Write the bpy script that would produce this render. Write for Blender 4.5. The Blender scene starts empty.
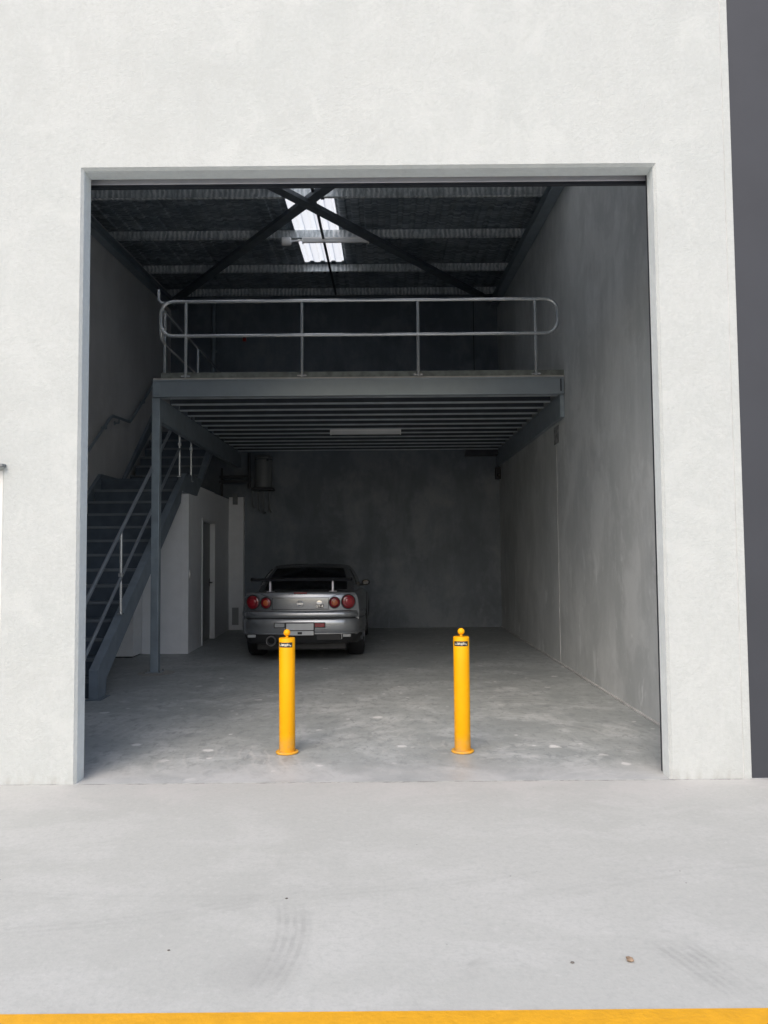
import bpy, bmesh, math, random
from mathutils import Vector, Matrix
R = math.radians
random.seed(7)
sc = bpy.context.scene
COL = sc.collection

# ------------------------------------------------------------------ materials
def newmat(name):
    m = bpy.data.materials.new(name); m.use_nodes = True
    nt = m.node_tree; nt.nodes.clear()
    out = nt.nodes.new('ShaderNodeOutputMaterial')
    b = nt.nodes.new('ShaderNodeBsdfPrincipled')
    nt.links.new(b.outputs[0], out.inputs[0])
    return m, nt, b

class NG:
    """small helper to chain shader nodes"""
    def __init__(s, nt):
        s.nt = nt; s.geo = nt.nodes.new('ShaderNodeNewGeometry')
    def lk(s, a, b): s.nt.links.new(a, b)
    def pos(s, scale=(1, 1, 1), rot=(0, 0, 0), loc=(0, 0, 0)):
        n = s.nt.nodes.new('ShaderNodeMapping')
        n.inputs['Scale'].default_value = scale; n.inputs['Rotation'].default_value = rot
        n.inputs['Location'].default_value = loc
        s.lk(s.geo.outputs['Position'], n.inputs[0]); return n.outputs[0]
    def noise(s, vec, scale, detail=6, rough=.55, dist=0.):
        n = s.nt.nodes.new('ShaderNodeTexNoise')
        n.inputs['Scale'].default_value = scale; n.inputs['Detail'].default_value = detail
        n.inputs['Roughness'].default_value = rough; n.inputs['Distortion'].default_value = dist
        s.lk(vec, n.inputs['Vector']); return n.outputs['Fac']
    def voro(s, vec, scale, dims='3D'):
        n = s.nt.nodes.new('ShaderNodeTexVoronoi'); n.voronoi_dimensions = dims; n.inputs['Scale'].default_value = scale
        s.lk(vec, n.inputs['Vector']); return n
    def ramp(s, fac, a, b, va=0., vb=1.):
        n = s.nt.nodes.new('ShaderNodeMapRange'); n.interpolation_type = 'SMOOTHSTEP'
        for i, v in zip((1, 2, 3, 4), (a, b, va, vb)): n.inputs[i].default_value = v
        s.lk(fac, n.inputs[0]); return n.outputs[0]
    def math(s, op, a, b=None):
        n = s.nt.nodes.new('ShaderNodeMath'); n.operation = op
        for i, v in enumerate((a, b)):
            if v is None: continue
            if isinstance(v, (int, float)): n.inputs[i].default_value = v
            else: s.lk(v, n.inputs[i])
        return n.outputs[0]
    def mix(s, fac, a, b, mode='MIX'):
        n = s.nt.nodes.new('ShaderNodeMix'); n.data_type = 'RGBA'; n.blend_type = mode
        for i, v in zip((0, 6, 7), (fac, a, b)):
            if isinstance(v, (int, float)): n.inputs[i].default_value = v
            elif isinstance(v, tuple): n.inputs[i].default_value = (*v, 1)
            else: s.lk(v, n.inputs[i])
        return n.outputs[2]
    def xyz(s, vec=None):
        n = s.nt.nodes.new('ShaderNodeSeparateXYZ'); s.lk(vec or s.geo.outputs['Position'], n.inputs[0]); return n.outputs
    def bump(s, h, strength, dist, b):
        n = s.nt.nodes.new('ShaderNodeBump'); n.inputs['Strength'].default_value = strength
        n.inputs['Distance'].default_value = dist; s.lk(h, n.inputs['Height']); s.lk(n.outputs[0], b.inputs['Normal'])

def simple(name, col, rough=.5, metal=0., vary=.12, vscale=6, coat=0., spec=.5, bump=0., even=False):
    m, nt, b = newmat(name); g = NG(nt)
    f = g.noise(g.pos(), vscale, 5, .6)
    lo = tuple(c*(1-vary) for c in col); hi = tuple(min(1, c*(1+vary)) for c in col)
    g.lk(g.mix(g.ramp(f, .3, .7), lo, hi), b.inputs['Base Color'])
    b.inputs['Roughness'].default_value = rough
    if not even:
        f2 = g.noise(g.pos(), vscale*4, 4, .6)
        g.lk(g.ramp(f2, .2, .8, max(.02, rough-.06), min(1, rough+.08)), b.inputs['Roughness'])
    b.inputs['Metallic'].default_value = metal
    b.inputs['Specular IOR Level'].default_value = spec
    if coat: b.inputs['Coat Weight'].default_value = coat; b.inputs['Coat Roughness'].default_value = .05
    if bump: g.bump(f2, bump, .01, b)
    return m

def mat_facade(name='painted_render', k=1.):
    m, nt, b = newmat(name); g = NG(nt)
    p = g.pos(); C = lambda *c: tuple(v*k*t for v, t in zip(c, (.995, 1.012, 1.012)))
    big = g.noise(p, .8, 5, .6, .4); mid = g.noise(p, 9, 7, .7); fine = g.noise(p, 34, 5, .7); grit = g.noise(p, 120, 3, .6)
    trowel = g.noise(g.pos((1, 1, .6), (0, R(25), 0)), 3.2, 8, .72, .9)
    c = g.mix(g.ramp(big, .3, .7), C(.425, .446, .442), C(.448, .466, .461))
    c = g.mix(g.math('MULTIPLY', g.ramp(trowel, .45, .66), .35), c, C(.475, .492, .487))
    c = g.mix(g.math('MULTIPLY', g.ramp(mid, .5, .68), .35), c, C(.395, .41, .405))
    c = g.mix(g.math('MULTIPLY', g.ramp(fine, .46, .66), .34), c, C(.385, .40, .395))
    c = g.mix(g.math('MULTIPLY', g.ramp(fine, .5, .34), .25), c, C(.50, .515, .51))
    fall = g.noise(g.pos((1, 1, .12), loc=(6, 0, 0)), 3.4, 6, .65, .3)
    c = g.mix(g.math('MULTIPLY', g.ramp(fall, .52, .68), .3), c, C(.405, .422, .416))
    blotch = g.noise(g.pos(loc=(9, 4, 2)), 2.4, 6, .7, .5)
    c = g.mix(g.math('MULTIPLY', g.ramp(blotch, .5, .62), .6), c, C(.475, .493, .487))
    c = g.mix(g.math('MULTIPLY', g.ramp(blotch, .46, .34), .45), c, C(.405, .421, .415))
    sp = g.voro(p, 6); c = g.mix(g.math('MULTIPLY', g.ramp(sp.outputs['Distance'], .05, .02), g.ramp(g.noise(p, 2.2, 2), .56, .64, 0, .5)), c, C(.33, .335, .33))
    z = g.xyz()[2]
    dirt = g.math('MULTIPLY', g.ramp(z, .10, 0.0), g.ramp(g.noise(g.pos((1, 1, .3)), 14, 5), .42, .7, 0, .6))
    c = g.mix(dirt, c, C(.31, .30, .28))
    g.lk(c, b.inputs['Base Color']); b.inputs['Roughness'].default_value = .75
    h = g.math('ADD', g.math('ADD', g.math('MULTIPLY', fine, 1.), g.math('MULTIPLY', grit, .4)), g.math('ADD', mid, g.math('MULTIPLY', trowel, .8)))
    g.bump(h, .4, .012, b)
    return m

def mat_interior(name, base, streak_hi, lo, blot=.5):
    m, nt, b = newmat(name); g = NG(nt)
    st = g.noise(g.pos((1, 1, .3)), 2.0, 8, .68, .4)
    big = g.noise(g.pos(), .55, 5, .55, .6)
    sm = g.noise(g.pos((1, 1, .55)), 5.0, 8, .72, .4)
    c = g.mix(g.ramp(big, .32, .68), lo, base)
    c = g.mix(g.math('MULTIPLY', g.ramp(st, .44, .68), .42), c, streak_hi)
    cl = g.noise(g.pos((1, 1, .75), loc=(1, 8, 3)), 1.3, 7, .66, .25)
    c = g.mix(g.math('MULTIPLY', g.ramp(cl, .46, .62), .55), c, streak_hi)
    c = g.mix(g.math('MULTIPLY', g.ramp(cl, .46, .32), .5), c, lo)
    c = g.mix(g.math('MULTIPLY', g.ramp(sm, .53, .68), blot), c, streak_hi)
    mott = g.noise(g.pos(loc=(5, 1, 9)), 16, 5, .7)
    c = g.mix(g.math('MULTIPLY', g.ramp(mott, .5, .75), .3), c, lo)
    zz = g.xyz()[2]
    spl = g.noise(g.pos((1, 1, .5), loc=(2, 2, 2)), 3.1, 4, .6, .4)
    c = g.mix(g.math('MULTIPLY', g.math('MULTIPLY', g.ramp(spl, .62, .68), g.ramp(zz, 2.2, .6)), blot), c, tuple(min(.8, v*1.2) for v in streak_hi))
    dk = g.noise(g.pos((1, 1, .3), loc=(3, 7, 2)), 1.6, 5, .6)
    c = g.mix(g.math('MULTIPLY', g.ramp(dk, .55, .75), .45), c, lo)
    g.lk(c, b.inputs['Base Color']); b.inputs['Roughness'].default_value = .62
    fine = g.noise(g.pos(), 40, 4, .6)
    vz = g.voro(g.pos(), 14)
    hole = g.ramp(vz.outputs['Distance'], .03, .08)
    g.bump(g.math('ADD', g.math('MULTIPLY', fine, .4), g.math('MULTIPLY', hole, .3)), .25, .008, b)
    return m

def mat_floor():
    m, nt, b = newmat('slab_concrete'); g = NG(nt)
    p = g.pos()
    big = g.noise(p, .6, 6, .6, .8); mid = g.noise(p, 2.4, 7, .65, .5); fine = g.noise(p, 28, 5, .65)
    grit = g.noise(g.pos((1, .6, 1)), 12, 7, .75, .3)
    c = g.mix(g.ramp(big, .3, .7), (.29, .316, .318), (.385, .412, .414))
    c = g.mix(g.math('MULTIPLY', g.ramp(mid, .47, .63), .6), c, (.49, .515, .522))
    lane = g.noise(g.pos((.7, 1.5, 1), loc=(3, 2, 0)), 1.5, 7, .68, 1.2)
    c = g.mix(g.math('MULTIPLY', g.ramp(lane, .5, .62), .34), c, (.235, .255, .264))
    c = g.mix(g.math('MULTIPLY', g.ramp(lane, .44, .34), .34), c, (.52, .54, .546))
    c = g.mix(g.math('MULTIPLY', g.ramp(grit, .5, .62), .65), c, (.23, .25, .258))
    c = g.mix(g.math('MULTIPLY', g.ramp(grit, .42, .3), .5), c, (.56, .575, .58))
    c = g.mix(g.math('MULTIPLY', g.ramp(fine, .48, .7), .35), c, (.25, .265, .272))
    # pale plaster spots and sweeping trowel arcs left in the slab
    v = g.voro(p, 1.25, '2D')
    wob = g.math('ADD', v.outputs['Distance'], g.math('MULTIPLY', g.math('SUBTRACT', g.noise(p, 9, 5, .7), .5), .16))
    spot = g.math('MULTIPLY', g.ramp(wob, .06, .03), g.ramp(g.noise(p, .8, 2), .48, .56))
    c = g.mix(g.math('MULTIPLY', spot, .8), c, (.68, .69, .69))
    vs = g.voro(p, 2.6, '2D')
    wob2 = g.math('ADD', vs.outputs['Distance'], g.math('MULTIPLY', g.math('SUBTRACT', g.noise(p, 22, 4, .7), .5), .14))
    spot2 = g.math('MULTIPLY', g.ramp(wob2, .06, .025), g.ramp(g.noise(g.pos(loc=(4, 1, 0)), 1.3, 2), .5, .6))
    c = g.mix(g.math('MULTIPLY', spot2, .75), c, (.66, .67, .67))
    w = nt.nodes.new('ShaderNodeTexWave'); w.wave_type = 'RINGS'; w.rings_direction = 'Z'
    w.inputs['Scale'].default_value = 3.2; w.inputs['Distortion'].default_value = 5; w.inputs['Detail'].default_value = 4
    g.lk(g.pos(loc=(-.9, -1.0, 0)), w.inputs['Vector'])
    sw = g.math('MULTIPLY', g.ramp(w.outputs['Fac'], .8, 1.), g.ramp(g.noise(p, 1.1, 3), .48, .62, 0, .3))
    c = g.mix(sw, c, (.52, .52, .51))
    # dusty pale strip at the threshold
    y = g.xyz()[1]
    yy = g.math('ADD', y, g.math('MULTIPLY', g.math('SUBTRACT', g.noise(p, 2.2, 5, .6), .5), .5))
    c = g.mix(g.math('MULTIPLY', g.ramp(yy, .6, .1), g.ramp(mid, .3, .6, .25, .7)), c, (.47, .478, .475))
    g.lk(c, b.inputs['Base Color'])
    g.lk(g.ramp(mid, .3, .7, .42, .62), b.inputs['Roughness'])
    g.bump(fine, .12, .006, b)
    return m

def mat_bollard():
    m, nt, b = newmat('safety_yellow_powdercoat'); g = NG(nt)
    p = g.pos(); z = g.xyz()[2]
    c = g.mix(g.ramp(g.noise(p, 5, 5), .3, .7), (.76, .345, .001), (.80, .372, .001))
    sc_ = g.noise(g.pos((1, 1, .35)), 26, 6, .75)
    c = g.mix(g.math('MULTIPLY', g.ramp(sc_, .62, .70), .45), c, (.42, .22, .02))
    c = g.mix(g.math('MULTIPLY', g.ramp(z, .16, .0), g.ramp(g.noise(p, 18, 5), .35, .7, .15, .7)), c, (.40, .30, .14))
    g.lk(c, b.inputs['Base Color']); g.lk(g.ramp(sc_, .3, .7, .34, .55), b.inputs['Roughness']); b.inputs['Specular IOR Level'].default_value = .22
    return m

def mat_apron():
    m, nt, b = newmat('apron_concrete'); g = NG(nt)
    p = g.pos()
    big = g.noise(p, .45, 6, .6, .7); mid = g.noise(g.pos((1, 1.6, 1)), 1.7, 7, .62, .4); fine = g.noise(p, 60, 4, .6)
    grit = g.noise(p, 26, 5, .72)
    c = g.mix(g.ramp(big, .3, .7), (.40, .412, .392), (.44, .452, .432))
    c = g.mix(g.math('MULTIPLY', g.ramp(mid, .46, .62), .6), c, (.475, .486, .468))
    c = g.mix(g.math('MULTIPLY', g.ramp(grit, .48, .68), .42), c, (.355, .368, .355))
    c = g.mix(g.math('MULTIPLY', g.ramp(grit, .45, .3), .4), c, (.52, .53, .515))
    c = g.mix(g.math('MULTIPLY', g.ramp(fine, .45, .7), .3), c, (.34, .35, .34))
    x, y, z = g.xyz()[:3]
    def arc(cx, cy, rad, half, y0, y1, k, amt):
        nonlocal c
        dx = g.math('SUBTRACT', x, cx); dy = g.math('SUBTRACT', y, cy)
        d = g.math('SQRT', g.math('ADD', g.math('MULTIPLY', dx, dx), g.math('MULTIPLY', dy, dy)))
        t = g.math('ABSOLUTE', g.math('SUBTRACT', d, rad))
        band = g.ramp(g.math('ADD', t, g.math('MULTIPLY', g.math('SUBTRACT', g.noise(p, 9, 4), .5), .05)), half*1.15, half*.5)
        s = g.math('MULTIPLY_ADD' if False else 'MULTIPLY', g.math('SUBTRACT', d, rad), k)
        stripe = g.ramp(g.math('SINE', s), -.9, .7, .4, 1.)
        fade = g.math('MULTIPLY', g.ramp(y, y0, y0+.28), g.ramp(y, y1, y1-.1))
        wear = g.ramp(g.noise(p, 7, 7, .75), .36, .6, .1, 1.)
        f = g.math('MULTIPLY', g.math('MULTIPLY', band, stripe), g.math('MULTIPLY', fade, g.math('MULTIPLY', wear, amt)))
        c = g.mix(f, c, (.215, .22, .215))
    arc(-1.60, -2.05, 1.225, .085, -2.50, -1.72, 190., .33)
    arc(-2.62, -3.62, 4.0, .10, -2.56, -2.06, 180., .40)
    arc(.40, -2.30, .10, .035, -2.42, -2.14, 150., .4)
    arc(-1.9, 1.2, 3.2, .07, -2.2, -1.5, 150., .17)
    arc(-.9, 3.2, 4.9, .06, -1.9, -1.4, 150., .14)
    arc(2.4, -5.2, 3.9, .08, -1.9, -1.2, 120., .13)
    # dull smudges
    v = g.voro(p, .9); wob = g.math('ADD', v.outputs['Distance'], g.math('MULTIPLY', g.noise(p, 5, 4), .2))
    c = g.mix(g.ramp(wob, .32, .14, 0, .26), c, (.27, .274, .268))
    # tiny dark pits
    v2 = g.voro(p, 3.2, '2D')
    c = g.mix(g.math('MULTIPLY', g.ramp(v2.outputs['Distance'], .016, .008), g.ramp(g.noise(p, 1.7, 2), .58, .64)), c, (.16, .155, .15))
    # warm dust along the wall foot
    c = g.mix(g.math('MULTIPLY', g.ramp(y, -.75, -.05), g.ramp(mid, .3, .7, .1, .5)), c, (.46, .445, .43))
    # ragged dirt line along the slab joint
    jl = g.math('MULTIPLY', g.ramp(g.math('ADD', y, g.math('MULTIPLY', g.math('SUBTRACT', g.noise(p, 14, 5, .7), .5), .05)), -.022, -.004), g.ramp(g.noise(p, 6, 5, .7), .42, .56))
    c = g.mix(g.math('MULTIPLY', jl, .75), c, (.15, .145, .14))
    g.lk(c, b.inputs['Base Color']); b.inputs['Roughness'].default_value = .8
    g.bump(g.math('ADD', fine, g.math('MULTIPLY', mid, .6)), .18, .006, b)
    return m

def mat_roof():
    m, nt, b = newmat('foil_backed_sheet'); g = NG(nt)
    c = g.mix(g.ramp(g.noise(g.pos((.5, 4, 1)), 4, 6, .7), .4, .66), (.15, .19, .23), (.48, .53, .57))
    g.lk(c, b.inputs['Base Color']); b.inputs['Metallic'].default_value = .5
    b.inputs['Roughness'].default_value = .3
    g.bump(g.noise(g.pos((1, 4, 1)), 6, 6, .65), .9, .05, b)
    return m

def mat_skylight():
    m, nt, b = newmat('translucent_sheet'); nt.nodes.remove(b)
    out = [n for n in nt.nodes if n.type == 'OUTPUT_MATERIAL'][0]
    t = nt.nodes.new('ShaderNodeBsdfTranslucent'); t.inputs[0].default_value = (.70, .72, .70, 1)
    d = nt.nodes.new('ShaderNodeBsdfDiffuse'); d.inputs[0].default_value = (.8, .82, .82, 1)
    x = nt.nodes.new('ShaderNodeMixShader'); x.inputs[0].default_value = .12
    nt.links.new(t.outputs[0], x.inputs[1]); nt.links.new(d.outputs[0], x.inputs[2]); nt.links.new(x.outputs[0], out.inputs[0])
    return m

def mat_purlin():
    m, nt, b = newmat('galvanised_purlin'); g = NG(nt)
    c = g.mix(g.ramp(g.noise(g.pos(), 14, 5), .3, .7), (.55, .60, .62), (.74, .78, .80))
    fl = g.noise(g.pos((1, .3, .35)), 11, 4, .7, .6)  # bright flecks and dark gaps below paint the glints of creased foil
    c = g.mix(g.ramp(fl, .54, .62, 0, .8), c, (.93, .95, .95))
    c = g.mix(g.ramp(fl, .5, .38, 0, .55), c, (.30, .33, .35))
    px_ = g.math('ADD', g.math('MULTIPLY', g.xyz()[0], 88.), g.math('MULTIPLY', g.noise(g.pos(), 6, 3), 9.))
    cr = g.math('MULTIPLY', g.ramp(g.math('SINE', px_), .35, .85), g.ramp(g.noise(g.pos((1, .2, .3), loc=(4, 4, 4)), 2.2, 4, .6), .42, .58))
    c = g.mix(g.math('MULTIPLY', cr, .9), c, (.95, .96, .96))
    c = g.mix(g.math('MULTIPLY', g.ramp(g.math('SINE', px_), -.3, -.9), .35), c, (.26, .29, .31))
    g.lk(c, b.inputs['Base Color']); b.inputs['Metallic'].default_value = .2; b.inputs['Roughness'].default_value = .4
    g.bump(g.noise(g.pos((1, .3, .6)), 9, 5, .65), .7, .03, b)
    return m

M = dict(
    facade=mat_facade(), reveal=mat_facade('brightened_reveal', 1.6), floor=mat_floor(), apron=mat_apron(), roof=mat_roof(), skylight=mat_skylight(), purlin=mat_purlin(),  # reveal: lighter copy of the facade, extra brightness put into its colour
    precast=mat_interior('precast_concrete', (.46, .485, .488), (.58, .602, .605), (.37, .392, .398)),
    precast_left=mat_interior('precast_concrete_brownish', (.58, .585, .585), (.64, .645, .645), (.50, .505, .505), .2),
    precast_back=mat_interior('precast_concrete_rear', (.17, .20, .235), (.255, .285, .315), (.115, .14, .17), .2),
    darkwall=simple('charcoal_wall_paint', (.032, .0355, .044), .6, vary=.08, vscale=1.2),
    yellow=mat_bollard(),
    line=simple('yellow_line_paint', (.66, .335, .010), .65, vary=.06, vscale=14, bump=.3),
    steel=simple('blue_grey_steel_paint', (.27, .32, .36), .36, .25, vary=.10),
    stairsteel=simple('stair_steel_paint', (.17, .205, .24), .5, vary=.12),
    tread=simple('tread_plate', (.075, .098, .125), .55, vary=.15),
    nosing=simple('tread_nosing', (.16, .18, .20), .5, vary=.1),
    joist=simple('shaded_joist_web', (.045, .055, .066), .5, .1, vary=.15), flange=simple('highlit_joist_flange', (.56, .60, .63), .4, .3, vary=.1), beam=simple('glossy_beam_paint', (.31, .36, .40), .3, .5, vary=.03, even=True),  # joist webs darkened as shade, flanges lightened as glint, both in the colour
    galv=simple('galvanised_tube', (.60, .62, .63), .27, .75, vary=.04, even=True),
    railpaint=simple('handrail_grey', (.22, .25, .28), .4, .3, vary=.1),
    kick=simple('particleboard_edge', (.15, .165, .15), .75, vary=.3, vscale=9),
    deck=simple('deck_board', (.46, .44, .40), .8),
    white=simple('white_plasterboard', (.78, .795, .82), .6, vary=.03),
    whitedoor=simple('white_gloss_door', (.70, .71, .72), .4, vary=.03),
    doorshade=simple('shade_grey_door', (.30, .315, .33), .5, vary=.05),  # door leaf greyed, the shade of its recess put into the colour
    sidedoor=simple('white_door_enamel', (.60, .605, .60), .45, vary=.03, vscale=3),
    frosted=simple('white_powdercoat', (.9, .9, .89), .45, vary=.02),
    black=simple('black_rubber', (.012, .013, .015), .55, vary=.3),
    blackbox=simple('black_plastic', (.018, .02, .024), .45, vary=.2),
    alloy=simple('anodised_aluminium', (.42, .42, .46), .4, .55, vary=.06), rail=simple('door_bottom_rail', (.58, .58, .60), .45, .1, vary=.05),
    brace=simple('brace_paint', (.10, .118, .135), .45, vary=.2), darkmetal=simple('dark_painted_metal', (.03, .034, .042), .45, .2, vary=.2),
    tankgrey=simple('tank_enamel', (.17, .185, .195), .4, vary=.1),
    diffuser=simple('frosted_tube_cover', (.72, .73, .73), .35, vary=.02),
    red=simple('red_enamel', (.35, .02, .02), .4),
    plasterpad=simple('grout_pad', (.36, .35, .33), .8, vary=.2, vscale=20),
    pocket=simple('grey_patch_mortar', (.20, .21, .215), .8, vary=.5, vscale=14), jointgrey=simple('grey_sealant', (.47, .475, .475), .7, vary=.2, vscale=5), jointpale=simple('pale_joint_mortar', (.58, .58, .57), .8, vary=.15, vscale=20), leafbrown=simple('dry_leaf', (.20, .145, .10), .8, vary=.5, vscale=60),
    stone=simple('pebble', (.12, .11, .10), .85, vary=.3, vscale=40),
    silver=simple('metallic_silver_paint', (.285, .30, .318), .27, .78, vary=.0, coat=.2, even=True),
    glass=simple('tinted_car_glass', (.006, .007, .009), .06, vary=.1, spec=.6),
    lampred=simple('red_lens', (.17, .004, .010), .16, vary=.15, coat=.6),
    lampredin=simple('red_lens_centre', (.26, .010, .018), .2, vary=.15, coat=.6),
    lamporange=simple('amber_lens', (.42, .10, .03), .2, vary=.15, coat=.5),
    plate=simple('number_plate', (.55, .57, .58), .4, vary=.04),
    chrome=simple('bright_metal', (.72, .73, .74), .18, .9, vary=.05),
    wing=simple('dark_wing', (.012, .013, .016), .35, vary=.1, spec=.3),
    clearlens=simple('clear_lens', (.35, .37, .38), .15, vary=.1, coat=.5),
    exhaust=simple('sooty_steel', (.22, .22, .23), .4, .8, vary=.2), stickerblack=simple('black_sticker', (.02, .02, .02), .4),
    stickerpale=simple('pale_sticker_print', (.55, .52, .42), .5),
)

# ------------------------------------------------------------------ geometry helpers
class MB:
    def __init__(s): s.bm = bmesh.new()
    def box(s, x0, x1, y0, y1, z0, z1, bev=0.):
        vs = [s.bm.verts.new((x, y, z)) for x in (x0, x1) for y in (y0, y1) for z in (z0, z1)]
        fs = [s.bm.faces.new([vs[i] for i in f]) for f in ((0, 1, 3, 2), (4, 6, 7, 5), (0, 4, 5, 1), (2, 3, 7, 6), (0, 2, 6, 4), (1, 5, 7, 3))]
        if bev:
            es = list({e for f in fs for e in f.edges})
            bmesh.ops.bevel(s.bm, geom=es, offset=bev, segments=2, profile=.5, affect='EDGES')
        return s
    def prism(s, pts, axis, a, b):
        """extrude a polygon (2D points) along axis x|y|z from a to b"""
        def P(u, v, w):
            return {'x': (w, u, v), 'y': (u, w, v), 'z': (u, v, w)}[axis]
        A = [s.bm.verts.new(P(u, v, a)) for u, v in pts]; B = [s.bm.verts.new(P(u, v, b)) for u, v in pts]
        n = len(pts); s.bm.faces.new(A); s.bm.faces.new(B[::-1])
        for i in range(n): s.bm.faces.new([A[i], B[i], B[(i+1) % n], A[(i+1) % n]])
        return s
    def tube(s, pts, r, n=12, closed=False, cap=True):
        pts = [Vector(p) for p in pts]; rings = []
        N = len(pts); up = None
        for i, p in enumerate(pts):
            if closed: t = (pts[(i+1) % N]-pts[i-1]).normalized()
            else: t = (pts[min(i+1, N-1)]-pts[max(i-1, 0)]).normalized()
            if up is None:
                up = Vector((0, 0, 1)) if abs(t.z) < .9 else Vector((1, 0, 0))
            a = t.cross(up).normalized(); b = a.cross(t).normalized(); up = b
            rr = r[i] if isinstance(r, (list, tuple)) else r
            rings.append([s.bm.verts.new(p+rr*(math.cos(2*math.pi*k/n)*a+math.sin(2*math.pi*k/n)*b)) for k in range(n)])
        for i in range(N if closed else N-1):
            A, B = rings[i], rings[(i+1) % N]
            for k in range(n): s.bm.faces.new([A[k], A[(k+1) % n], B[(k+1) % n], B[k]])
        if cap and not closed: s.bm.faces.new(rings[0][::-1]); s.bm.faces.new(rings[-1])
        return s
    def lathe(s, prof, mat, n=32, cap=True):
        """prof (r, h) turned about local z, placed by matrix"""
        rings = []
        for r, h in prof:
            if r < 1e-5: rings.append([s.bm.verts.new(mat @ Vector((0, 0, h)))])
            else: rings.append([s.bm.verts.new(mat @ Vector((r*math.cos(2*math.pi*k/n), r*math.sin(2*math.pi*k/n), h))) for k in range(n)])
        for A, B in zip(rings, rings[1:]):
            for k in range(n):
                a0, a1 = A[k % len(A)], A[(k+1) % len(A)]; b0, b1 = B[k % len(B)], B[(k+1) % len(B)]
                f = []
                for v in (a0, a1, b1, b0):
                    if v not in f: f.append(v)
                if len(f) > 2: s.bm.faces.new(f)
        if cap:
            if len(rings[0]) > 2: s.bm.faces.new(rings[0][::-1])
            if len(rings[-1]) > 2: s.bm.faces.new(rings[-1])
        return s
    def loft(s, rings, closed_ring=True, cap=True):
        R_ = [[s.bm.verts.new(p) for p in r] for r in rings]
        for A, B in zip(R_, R_[1:]):
            n = len(A)
            for k in range(n if closed_ring else n-1): s.bm.faces.new([A[k], A[(k+1) % n], B[(k+1) % n], B[k]])
        if cap and closed_ring: s.bm.faces.new(R_[0][::-1]); s.bm.faces.new(R_[-1])
        return s
    def quad(s, *p): s.bm.faces.new([s.bm.verts.new(v) for v in p]); return s

ORIG = {}
def finish(name, mb, mat, parent=None, smooth=None, recalc=True, loc=None):
    bm = mb.bm if isinstance(mb, MB) else mb
    if recalc: bmesh.ops.recalc_face_normals(bm, faces=bm.faces[:])
    me = bpy.data.meshes.new(name); bm.to_mesh(me); bm.free()
    for m in (mat if isinstance(mat, (list, tuple)) else [mat]): me.materials.append(m)
    return link(name, me, parent, smooth, loc)
def link(name, me, parent=None, smooth=None, loc=None):
    if smooth is not None:
        me.shade_smooth() if hasattr(me, 'shade_smooth') else None
        me.set_sharp_from_angle(angle=R(smooth))
    o = bpy.data.objects.new(name, me); COL.objects.link(o)
    L = ORIG[parent.name] if parent else Vector(loc or (0, 0, 0))
    me.transform(Matrix.Translation(-L))
    if parent: o.parent = parent
    else: o.location = L
    ORIG[o.name] = L
    return o
def tag(o, label=None, cat=None, group=None, kind=None):
    if label: o['label'] = label
    if cat: o['category'] = cat
    if group: o['group'] = group
    if kind: o['kind'] = kind
    return o
def thing(name, loc, label, cat, group=None):
    o = bpy.data.objects.new(name, None); COL.objects.link(o); o.location = loc; o.empty_display_size = .2
    ORIG[o.name] = Vector(loc); return tag(o, label, cat, group)
def arcpts(c, r, a0, a1, n, plane):
    out = []
    for i in range(n+1):
        a = R(a0+(a1-a0)*i/n); u, v = r*math.cos(a), r*math.sin(a)
        out.append({'xz': (c[0]+u, c[1], c[2]+v), 'yz': (c[0], c[1]+u, c[2]+v), 'xy': (c[0]+u, c[1]+v, c[2])}[plane])
    return out
T = Matrix.Translation
ID = Matrix.Identity(4)

# ------------------------------------------------------------------ measured dimensions (metres)
XL, XR, ZT, TH = -2.037, 1.866, 4.133, .1375          # roller door opening, facade thickness
WL, WR, WB = -4.31, 2.344, 10.326                    # inside faces of left, right and back walls
RA, RB = 5.908, .055                                 # underside of rafters: z = RA + RB*y
def zr(y, off=0.): return RA+off+RB*y

# ------------------------------------------------------------------ ground
g = MB(); g.box(-150, 150, -150, TH*.0, -.3, 0)
tag(finish('driveway', g, M['apron']), kind='structure')
g = MB(); g.box(-150, WL-.15, .001, 150, -.3, -.02).box(WR+.2, 150, .001, 150, -.3, -.02).box(WL-.15, WR+.2, WB+.2, 150, -.3, -.02)
tag(finish('terrain', g, M['apron']), kind='structure')
g = MB(); g.box(WL-.15, WR+.2, .0005, WB+.2, -.3, .0008)
tag(finish('floor', g, M['floor']), kind='structure')
g = MB(); g.box(-40, 40, -2.65, -2.533, -.05, .004)
tag(finish('line_marking', g, M['line']), kind='structure')

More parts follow.
